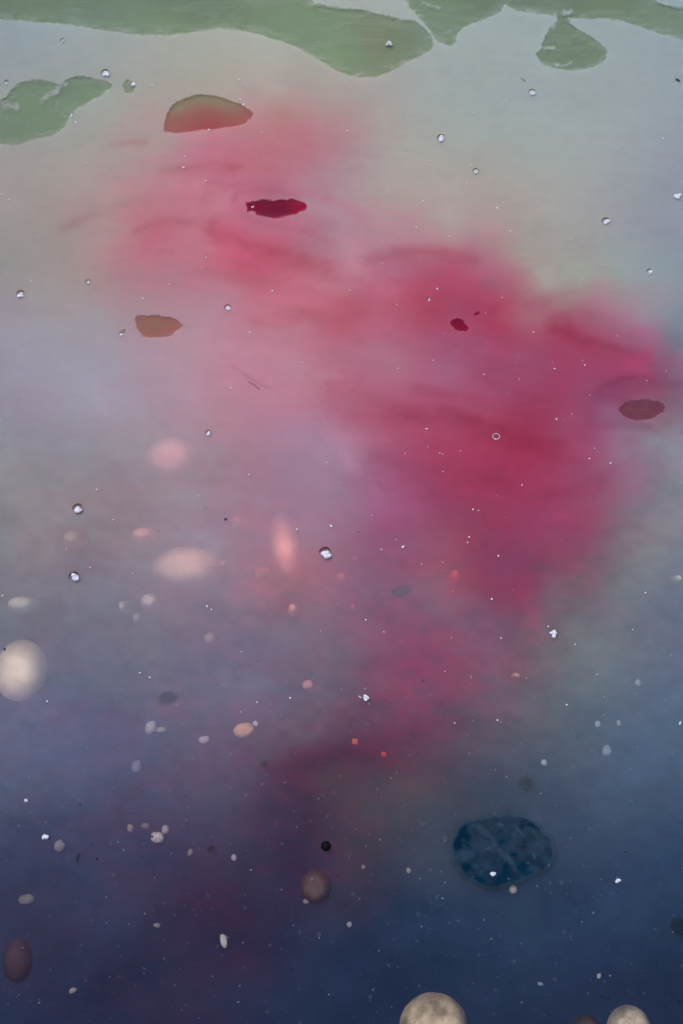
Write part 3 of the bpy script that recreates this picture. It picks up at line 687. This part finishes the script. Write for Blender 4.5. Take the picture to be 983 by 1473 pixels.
# mottled translucent pebble with a bright nub
mp_ = pebble(454, 1277, 19, 20, (.055, .040, .043), -.006, 'mottled brownish round pebble with a pale nub at lower left', name='mottled_pebble', p=4, soft=.4, dome=True, seed=62, sub=5,
             kw=dict(dark=(.17, .11, .10), scale=170, spots=.8))
nub = pebble(441, 1297, 4.5, 3.5, (.36, .31, .29), -.0045, None, name='nub', cat=None, group=None, dome=True, seed=63)
nub.location = nub.location - mp_.location; nub.parent = mp_

# the dark teal boulder with a worn seam across its top
root = bpy.data.objects.new('teal_boulder', None); COL.objects.link(root)
pc = place(722, 1228, -.002)
root.location = (pc.x, pc.y, BED)
tag(root, 'big dark teal boulder with a worn diagonal seam', 'boulder', 'boulders')
def boulder_top(pts, top, seed, col):
    """a flat topped block with an undercut flank from its outline in photo pixels"""
    n = 120
    P_ = np.array(pts, float); Q = np.vstack([P_, P_[:1]])
    s = np.concatenate([[0], np.cumsum(np.hypot(*np.diff(Q, axis=0).T))])
    t = np.linspace(0, s[-1], n, endpoint=False)
    ex, ey = np.interp(t, s, Q[:, 0]), np.interp(t, s, Q[:, 1])
    for _ in range(6):
        ex = (np.roll(ex, 1) + ex * 2 + np.roll(ex, -1)) / 4; ey = (np.roll(ey, 1) + ey * 2 + np.roll(ey, -1)) / 4
    cx_, cy_ = ex.mean(), ey.mean()
    ex, ey = cx_ + (ex - cx_) * 1.07, cy_ + (ey - cy_) * 1.07
    an = np.linspace(0, 2 * math.pi, n, endpoint=False)
    wob = 1 + .13 * fbm(np.cos(an) * 3 + 9, np.sin(an) * 3 + 4, seed + 77, 4)
    ex, ey = cx_ + (ex - cx_) * wob, cy_ + (ey - cy_) * wob
    rings = [(r, 0) for r in np.linspace(.03, .90, 22)] + [(.95, .0005), (.985, .0012), (1.0, .0024), (.97, .006), (.92, .012), (.9, .115)]
    V = []
    for r, dz in rings:
        for x, y in zip(cx_ + (ex - cx_) * r, cy_ + (ey - cy_) * r):
            q = place(x, y, top)
            seam = seg_dist(np.array([x]), np.array([y]), [(690, 1190), (708, 1206), (716, 1222), (735, 1236), (742, 1252), (756, 1266)])[0] + 3 * fbm(np.array([x / 9]), np.array([y / 9]), seed + 5, 3)[0]
            lobes = .0006 * fbm(np.array([x / 16]), np.array([y / 16]), seed, 4)[0]
            V.append((q.x - root.location.x, q.y - root.location.y, top - dz - .0005 * math.exp(-(seam / 4.2) ** 2) - .0004 + (lobes if r < .99 else 0) - root.location.z))
    F_ = [(k * n + i, k * n + (i + 1) % n, (k + 1) * n + (i + 1) % n, (k + 1) * n + i) for k in range(len(rings) - 1) for i in range(n)]
    return mesh_obj('rock_body', V, F_, stone(col, dark=(.020, .050, .070), scale=80, spots=.55, spec=0.0), parent=root)
boulder_top([(647, 1235), (651, 1205), (664, 1186), (688, 1177), (704, 1179), (728, 1173), (757, 1175), (781, 1190), (796, 1213), (793, 1238), (779, 1253), (757, 1259), (742, 1267), (716, 1273), (690, 1273), (668, 1262), (652, 1248)], -.0002, 5000, (.0013, .013, .029))
def scratch(pts, w, parent, z, mat, name='pale_mark'):
    V, F_ = [], []
    P_ = np.array(pts, float)
    if len(P_) == 2: P_ = np.array([P_[0], P_.mean(0) + (1, -1), P_[1]])
    t = np.linspace(0, len(P_) - 1, 14)
    xs, ys = np.interp(t, range(len(P_)), P_[:, 0]), np.interp(t, range(len(P_)), P_[:, 1])
    for _ in range(3):
        xs[1:-1] = (xs[:-2] + xs[1:-1] * 2 + xs[2:]) / 4; ys[1:-1] = (ys[:-2] + ys[1:-1] * 2 + ys[2:]) / 4
    pts = [(x + random.uniform(-.7, .7), y + random.uniform(-.7, .7)) for x, y in zip(xs, ys)]
    n = len(pts)
    for i, (x, y) in enumerate(pts):
        a = pts[max(0, i - 1)]; b = pts[min(n - 1, i + 1)]
        dx, dy = b[0] - a[0], b[1] - a[1]; l = math.hypot(dx, dy)
        ww = w * math.sin(math.pi * (i + .6) / (n + .2))
        for sgn, dz in ((-1, 0), (0, .0012), (1, 0)):
            q = place(x - dy / l * ww * sgn, y + dx / l * ww * sgn, z + dz)
            V.append((q.x - parent.location.x, q.y - parent.location.y, q.z - parent.location.z))
    for i in range(n - 1):
        F_ += [(3 * i, 3 * i + 1, 3 * i + 4, 3 * i + 3), (3 * i + 1, 3 * i + 2, 3 * i + 5, 3 * i + 4)]
    return mesh_obj(name, V, F_, mat, parent=parent)
pale = stone_mat('pale_crust', (.010, .034, .054), scale=300)
for pts, w in (([(741, 1186), (747, 1194), (752, 1202), (757, 1206)], 2.2), ([(712, 1188), (720, 1186), (727, 1191)], 3), ([(765, 1226), (770, 1232), (768, 1238)], 3),
               ([(696, 1224), (704, 1220), (712, 1228)], 2.2), ([(728, 1226), (735, 1238), (741, 1246)], 2.6), ([(762, 1192), (772, 1202), (781, 1214)], 1.6), ([(756, 1242), (764, 1244)], 2)):
    scratch(pts, w, root, -.0008, pale)

# the rocks at the bottom edge
def shore_rock(px, py, rx, ry, top, col, label, seed, name, kw):
    return pebble(px, py, rx, ry, col, top, label, dome=True, seed=seed, sub=5, name=name, cat='rock', group='rocks at the bottom edge', bump=.22, soft=.30, p=5, lift=1, kw=kw)
shore_rock(625, 1481, 41, 38, -.001, (.36, .28, .19), 'big pitted tan rock at the bottom edge', 64, 'tan_rock', dict(dark=(.06, .03, .02), scale=60, spots=.95, low=.40))
shore_rock(910, 1485, 27, 27, -.001, (.34, .28, .21), 'pale tan rock low at the right corner', 65, 'tan_rock', dict(dark=(.06, .04, .03), scale=70, spots=.9, low=.45))
shore_rock(847, 1484, 18, 17, -.004, (.05, .03, .026), 'dark brown rock between the two tan ones', 66, 'brown_rock', dict(scale=120))

# ------------------------------------------------------------------ small things on the surface
froth = plain_mat('white_froth', (.44, .44, .51), rough=.25)
froth_dull = plain_mat('dull_froth', (.36, .37, .40), rough=.35)
rimm = plain_mat('dark_rim', (.030, .020, .016), rough=.25)  # dark tone for the arc along a clump's far edge
def tube(pts, rad, sides=6):
    V, F_ = [], []
    n = len(pts)
    for i, p_ in enumerate(pts):
        a, b = Vector(pts[max(0, i - 1)]), Vector(pts[min(n - 1, i + 1)])
        t = (b - a).normalized(); s = t.cross(Vector((0, 0, 1))).normalized(); q = s.cross(t)
        r = rad[i] if hasattr(rad, '__len__') else rad
        for k in range(sides):
            an = 2 * math.pi * k / sides
            V.append(tuple(Vector(p_) + s * math.cos(an) * r + q * math.sin(an) * r))
    for i in range(n - 1):
        for k in range(sides):
            F_.append((i * sides + k, i * sides + (k + 1) % sides, (i + 1) * sides + (k + 1) % sides, (i + 1) * sides + k))
    return V, F_
def bubble(px, py, r, label, seed, rim=True, dull=False, n=None, ring=False):
    rnd = random.Random(seed)
    c = place(px, py, .0003); u = mpp(px, py, .0003)
    root = bpy.data.objects.new('foam_bubble', None); COL.objects.link(root); root.location = c
    tag(root, label, 'bubble', 'foam bubbles on the surface')
    R = r * u
    if ring:
        pts = [(R * math.cos(a), R * math.sin(a) * .85, .0003) for a in np.linspace(0, 2 * math.pi, 20)]
        V, F_ = tube(pts, R * .11); mesh_obj('rim', V, F_, froth_dull, parent=root)
        v, f = ICO[2]
        mesh_obj('froth', np.array([(v_[0] * R * .3 - R * .2, v_[1] * R * .25 - R * .75, v_[2] * R * .25 + .0003) for v_ in v]), f, froth, parent=root)
        return root
    vs_, fs_ = [], []
    k = 0
    n = n or (5 + int(r))
    for i in range(n):
        a = rnd.uniform(0, 2 * math.pi); d = R * rnd.uniform(.1, .62)
        s = R * rnd.uniform(.22, .46)
        v, f = ICO[2]
        vs_.append(v * np.array([s, s, s * .8]) + np.array([d * math.cos(a) + R * .12, d * math.sin(a) * .9 - R * .16, s * .35])); fs_.append(f + k); k += len(v)
    mesh_obj('froth', np.concatenate(vs_), np.concatenate(fs_), froth_dull if dull else froth, parent=root)
    if rim:
        a0 = rnd.uniform(.10, .25) * math.pi; a1 = rnd.uniform(.95, 1.15) * math.pi
        aa = np.linspace(a0, a1, 14)
        pts = [(R * 1.0 * math.cos(a), R * .95 * math.sin(a), .0001) for a in aa]
        rad = [R * .11 * math.sin(math.pi * (i + .5) / 14) + R * .02 for i in range(14)]
        V, F_ = tube(pts, rad); mesh_obj('rim', V, F_, rimm, parent=root)
    return root
for i, (x, y, r, rim, dull, lab) in enumerate((
        (559, 62, 5.5, 0, 1, 'grey foam dot inside the open green lobe at the top'),
        (635, 199, 6, 1, 0, 'white foam bubble on grey film right of the olive gap'),
        (685, 247, 5, 1, 1, 'dull bubble down and right of the white one on grey film'),
        (766, 133, 5, 1, 1, 'half dark bubble below the hanging green lobe'),
        (872, 319, 6, 1, 0, 'twin bubble on grey film above the right end of the dye'),
        (973, 281, 7, 0, 0, 'round bluish white foam bubble at the right edge'),
        (935, 391, 4.5, 1, 0, 'small flat bubble on grey film near the right edge, above the dye'),
        (30, 424, 6.5, 1, 0, 'bubble with brown rim at the left edge, level with the dye'),
        (127, 406, 4, 1, 1, 'small bubble left of the brown gap and above it'),
        (328, 443, 5, 1, 0, 'bluish bubble on pale pink right of the brown gap'),
        (360, 479, 3.2, 0, 0, 'tiny bright bubble down and right of the bluish one'),
        (300, 623, 4.5, 1, 0, 'small bubble up and right of the pink glowing stone'),
        (112, 732, 7.5, 1, 0, 'large crusted bubble at left, upper of two'),
        (107, 830, 7.5, 1, 0, 'large dark rimmed bubble at left, lower of two'),
        (468, 796, 9, 1, 0, 'largest white foam cluster with dark rim, near the middle'),
        (795, 911, 7, 0, 0, 'double white foam bubble right of the lower dye'),
        (526, 1003, 6, 0, 0, 'white foam bubble left of the lowest magenta cloud'),
        (475, 756, 4, 0, 0, 'small white foam above the largest cluster'),
        (579, 786, 4, 0, 0, 'small white foam dot on magenta below the main cloud'),
        (64, 1203, 6.5, 0, 0, 'blue white ring of foam at left over dark water'),
        (36, 1151, 4.5, 0, 1, 'dull bluish foam dot above the blue white ring'),
        (709, 1256, 5, 0, 0, 'blue white foam floating over the dark teal boulder'),
        (888, 1266, 5, 0, 0, 'flat blue white foam right of the dark teal boulder'),
        (152, 106, 6.5, 1, 0, 'bubble with thick dark cap at the end of the left green gap'),
        (192, 121, 4.5, 0, 0, 'small pale bubble on the tiny green gap'),
        (10, 119, 4, 1, 0, 'tiny bubble at the upper left edge'),
        (91, 59, 4, 1, 1, 'tiny bubble on grey film just below the long green gap'),
        (102, 166, 3.5, 0, 0, 'bright dot at the lower rim of the left green gap'),
        (953, 199, 3.5, 0, 0, 'tiny bright bubble near the upper right edge'),
        (300, 186, 3.5, 0, 0, 'tiny bubble on the lower rim of the olive red gap'),
        (350, 151, 4, 0, 0, 'small clear bubble at the right tip of the olive red gap'),
        (173, 481, 4, 0, 0, 'small bubble at the left tip of the brown gap'),
        (617, 431, 3.2, 1, 0, 'tiny dark bubble in the magenta cloud above the small dark gap'),
        (364, 297, 3, 0, 0, 'tiny pink bubble at the left of the dark magenta gap'),
        (298, 872, 3.5, 0, 0, 'small white dot of foam below the large peach stone'),
        (607, 289, 3.2, 0, 1, 'tiny foam dot on grey film above the middle of the dye'),
        (715, 299, 3.2, 0, 0, 'tiny bright dot on grey film right of the middle'),
        (613, 616, 3.2, 0, 0, 'tiny pink white dot in the deepest red'),
        (978, 1040, 4, 0, 1, 'dull bluish foam at the right edge over blue haze'),
        (518, 1002, 3, 0, 1, 'little dull companion of the foam left of the lowest dye'))):
    bubble(x, y, r, lab, 400 + i, rim=bool(rim), dull=bool(dull), n=(3 if r < 4.2 else None))
bubble(714, 628, 5, 'open ring shaped bubble in the middle of the red', 480, ring=True)

def strand(pts, w, mat, name, label, cat, z=.0007):
    P_ = [place(x, y, z) for x, y in pts]
    c = P_[len(P_) // 2].copy()
    u = mpp(*pts[0], z)
    n = len(P_)
    V, F_ = tube([tuple(q - c) for q in P_], [w * u * (math.sin(math.pi * (i + .7) / (n + .4)) ** .5) for i in range(n)])
    o = mesh_obj(name, V, F_, mat, label=label, cat=cat); o.location = c
    return o
black = plain_mat('black_fibre', (.008, .007, .010), rough=.5)
strand([(114.5, 1226), (112.5, 1230), (111.2, 1234), (111, 1240)], 1.4, black, 'hair', 'short curved black hair floating at lower left', 'hair')
strand([(972, 114), (975, 114.5), (978, 117)], 1.7, black, 'seed_husk', 'small black curved husk at the upper right edge', 'husk')
strand([(750, 112), (753, 114.5), (756, 117)], .9, plain_mat('grey_fibre', (.16, .15, .14), rough=.6), 'fibre', 'short grey fibre on the film below the hanging green lobe', 'fibre')
strand([(358, 549), (366, 553), (374, 560)], .8, plain_mat('brown_fibre', (.22, .09, .09), rough=.6), 'fibre', 'thin brownish fibre on pale pink film', 'fibre')
# the black seed hanging just below the surface
v, f = ICO[4]
c = place(469, 1217, -.0016); R = 7.2 * mpp(469, 1217, -.0016)
o = mesh_obj('seed', v * np.array([R, R * 1.05, R * .8]) * (1 + .08 * noise3(v, 1.5, 88))[:, None], f, plain_mat('black_seed', (.002, .002, .004), rough=.6, spec=.1), label='round black seed in the dark purple water', cat='seed')
o.location = c
# brown leaf scraps under the surface
leafm = plain_mat('sodden_leaf', (.42, .14, .10), rough=.7)
def scrap(pts, w, label, z=-.005):
    c = place(*pts[len(pts) // 2], z)
    root = bpy.data.objects.new('leaf_scrap', None); COL.objects.link(root); root.location = c
    tag(root, label, 'leaf scrap')
    P_ = [place(x, y, z) - c for x, y in pts]
    u = mpp(*pts[0], z)
    V, F_ = tube([tuple(q) for q in P_], [w * u * (.4 + .6 * math.sin(math.pi * (i + .5) / len(P_))) for i in range(len(P_))])
    mesh_obj('midrib', V, F_, leafm, parent=root)
    return root, c, u
r_, c, u = scrap([(296, 818), (303, 816), (310, 814), (317, 812), (324, 810)], 1.3, 'thin reddish brown leaf scrap lying across the large peach stone')
def blade(root, c, cx_, cy_, rx, ry, ang, z, seed):
    n = 18; V = [(0, 0, .0004)]
    c2 = place(cx_, cy_, z) - c
    for k in range(n):
        a = 2 * math.pi * k / n
        r = 1 + .22 * math.sin(3 * a + seed) + .1 * math.sin(7 * a)
        x, y = rx * u * r * math.cos(a), ry * u * r * math.sin(a)
        V.append((x * math.cos(ang) - y * math.sin(ang), x * math.sin(ang) + y * math.cos(ang), -.0002 * (k % 3)))
    V = np.array(V) + np.array(c2)
    V = np.concatenate([V, V - np.array([0, 0, .0003])]); m_ = n + 1
    F_ = [(0, 1 + k, 1 + (k + 1) % n) for k in range(n)] + [(m_, m_ + 1 + (k + 1) % n, m_ + 1 + k) for k in range(n)]
    F_ += [(1 + k, m_ + 1 + k, m_ + 1 + (k + 1) % n) for k in range(n)] + [(1 + k, m_ + 1 + (k + 1) % n, 1 + (k + 1) % n) for k in range(n)]
    return mesh_obj('blade', V, F_, leafm, parent=root)
blade(r_, c, 321, 810, 5, 4, .4, -.005, 1)
r_, c, u = scrap([(366, 826), (372, 824), (378, 822), (386, 820)], .9, 'small brown leaf scrap left of the long upright orange stone', z=-.010)
blade(r_, c, 376, 823, 11, 7, .35, -.010, 2)

# ------------------------------------------------------------------ dust and grit nobody could count
def dots(name, items, mat, label, sub=1):
    v, f = ICO[sub]
    n, m_ = len(items), len(v)
    A_ = np.array(items)                      # x, y, z, r, squash, angle
    rot = A_[:, 5:6]
    sx_, sy_ = v[None, :, 0] * A_[:, 3:4], v[None, :, 1] * A_[:, 3:4] * A_[:, 4:5]
    P_ = np.stack([A_[:, 0:1] + sx_ * np.cos(rot) - sy_ * np.sin(rot), A_[:, 1:2] + sx_ * np.sin(rot) + sy_ * np.cos(rot),
                   A_[:, 2:3] + v[None, :, 2] * A_[:, 3:4] * .7], -1)
    F_ = f[None] + (np.arange(n) * m_)[:, None, None]
    return mesh_obj(name, P_.reshape(-1, 3), F_.reshape(-1, 3), mat, kind='stuff', label=label)
def scatter(n, z0, z1, r0, r1, yr=(-40, 1520), power=2.5, keep=None):
    out = []
    while len(out) < n:
        x, y = random.uniform(-40, 1023), random.uniform(*yr)
        if keep and random.random() > keep(x, y): continue
        z = random.uniform(z0, z1)
        q = place(x, y, z); u = mpp(x, y, z)
        r = (r0 + (r1 - r0) * random.random() ** power) * u
        out.append((q.x, q.y, z, r, random.uniform(.5, 1), random.uniform(0, 3.14)))
    return out
dots('foam_specks', scatter(420, .0004, .0006, .5, 1.9, power=3.0, yr=(-40, 1050), keep=lambda x, y: .25 + .75 * math.exp(-((x - 660) / 260) ** 2 - ((y - 600) / 300) ** 2)),
     plain_mat('bright_speck', (.50, .47, .50), rough=.25), 'tiny white specks of foam scattered over the surface')
dots('dull_specks', scatter(170, .0004, .0006, .45, 1.6, power=3.0, yr=(950, 1520)),
     plain_mat('dull_speck', (.13, .14, .19), rough=.4), 'faint bluish specks on the dark near water')
dots('dark_specks', scatter(90, .0004, .0006, .4, 1.1), plain_mat('dark_speck', (.05, .035, .03), rough=.6), 'tiny dark specks scattered over the surface')
LOW = lambda x, y: min(1, max(0, (y - 720) / 500)) if x < 520 or y > 900 else .03
dots('floating_grit', scatter(700, -.014, -.001, .35, 1.7, yr=(700, 1520), power=3.0, keep=LOW), plain_mat('pale_grit', (.20, .22, .27), rough=.8, spec=.1),
     'fine pale particles drifting in the darker water')
dots('dark_grit', scatter(500, -.012, -.0006, .5, 3.2, yr=(700, 1520), power=3.0, keep=LOW), plain_mat('dark_grit', (.008, .014, .03), rough=.8, spec=.1),
     'fine dark particles drifting in the darker water')
def onbed(n):
    out = []
    for x, y, z, r, s, a in scatter(n, BED, BED, .7, 4.5, yr=(700, 1540), power=3.5):
        zz = float(bed_z(np.array([x]), np.array([y]))[0])
        out.append((x, y, zz + r * .3, r, s, a))
    return out
dots('bed_gravel', onbed(1400), plain_mat('grey_gravel', (.05, .065, .10), rough=.8, spec=.1, scale=300), 'fine grey gravel strewn over the dark bed')
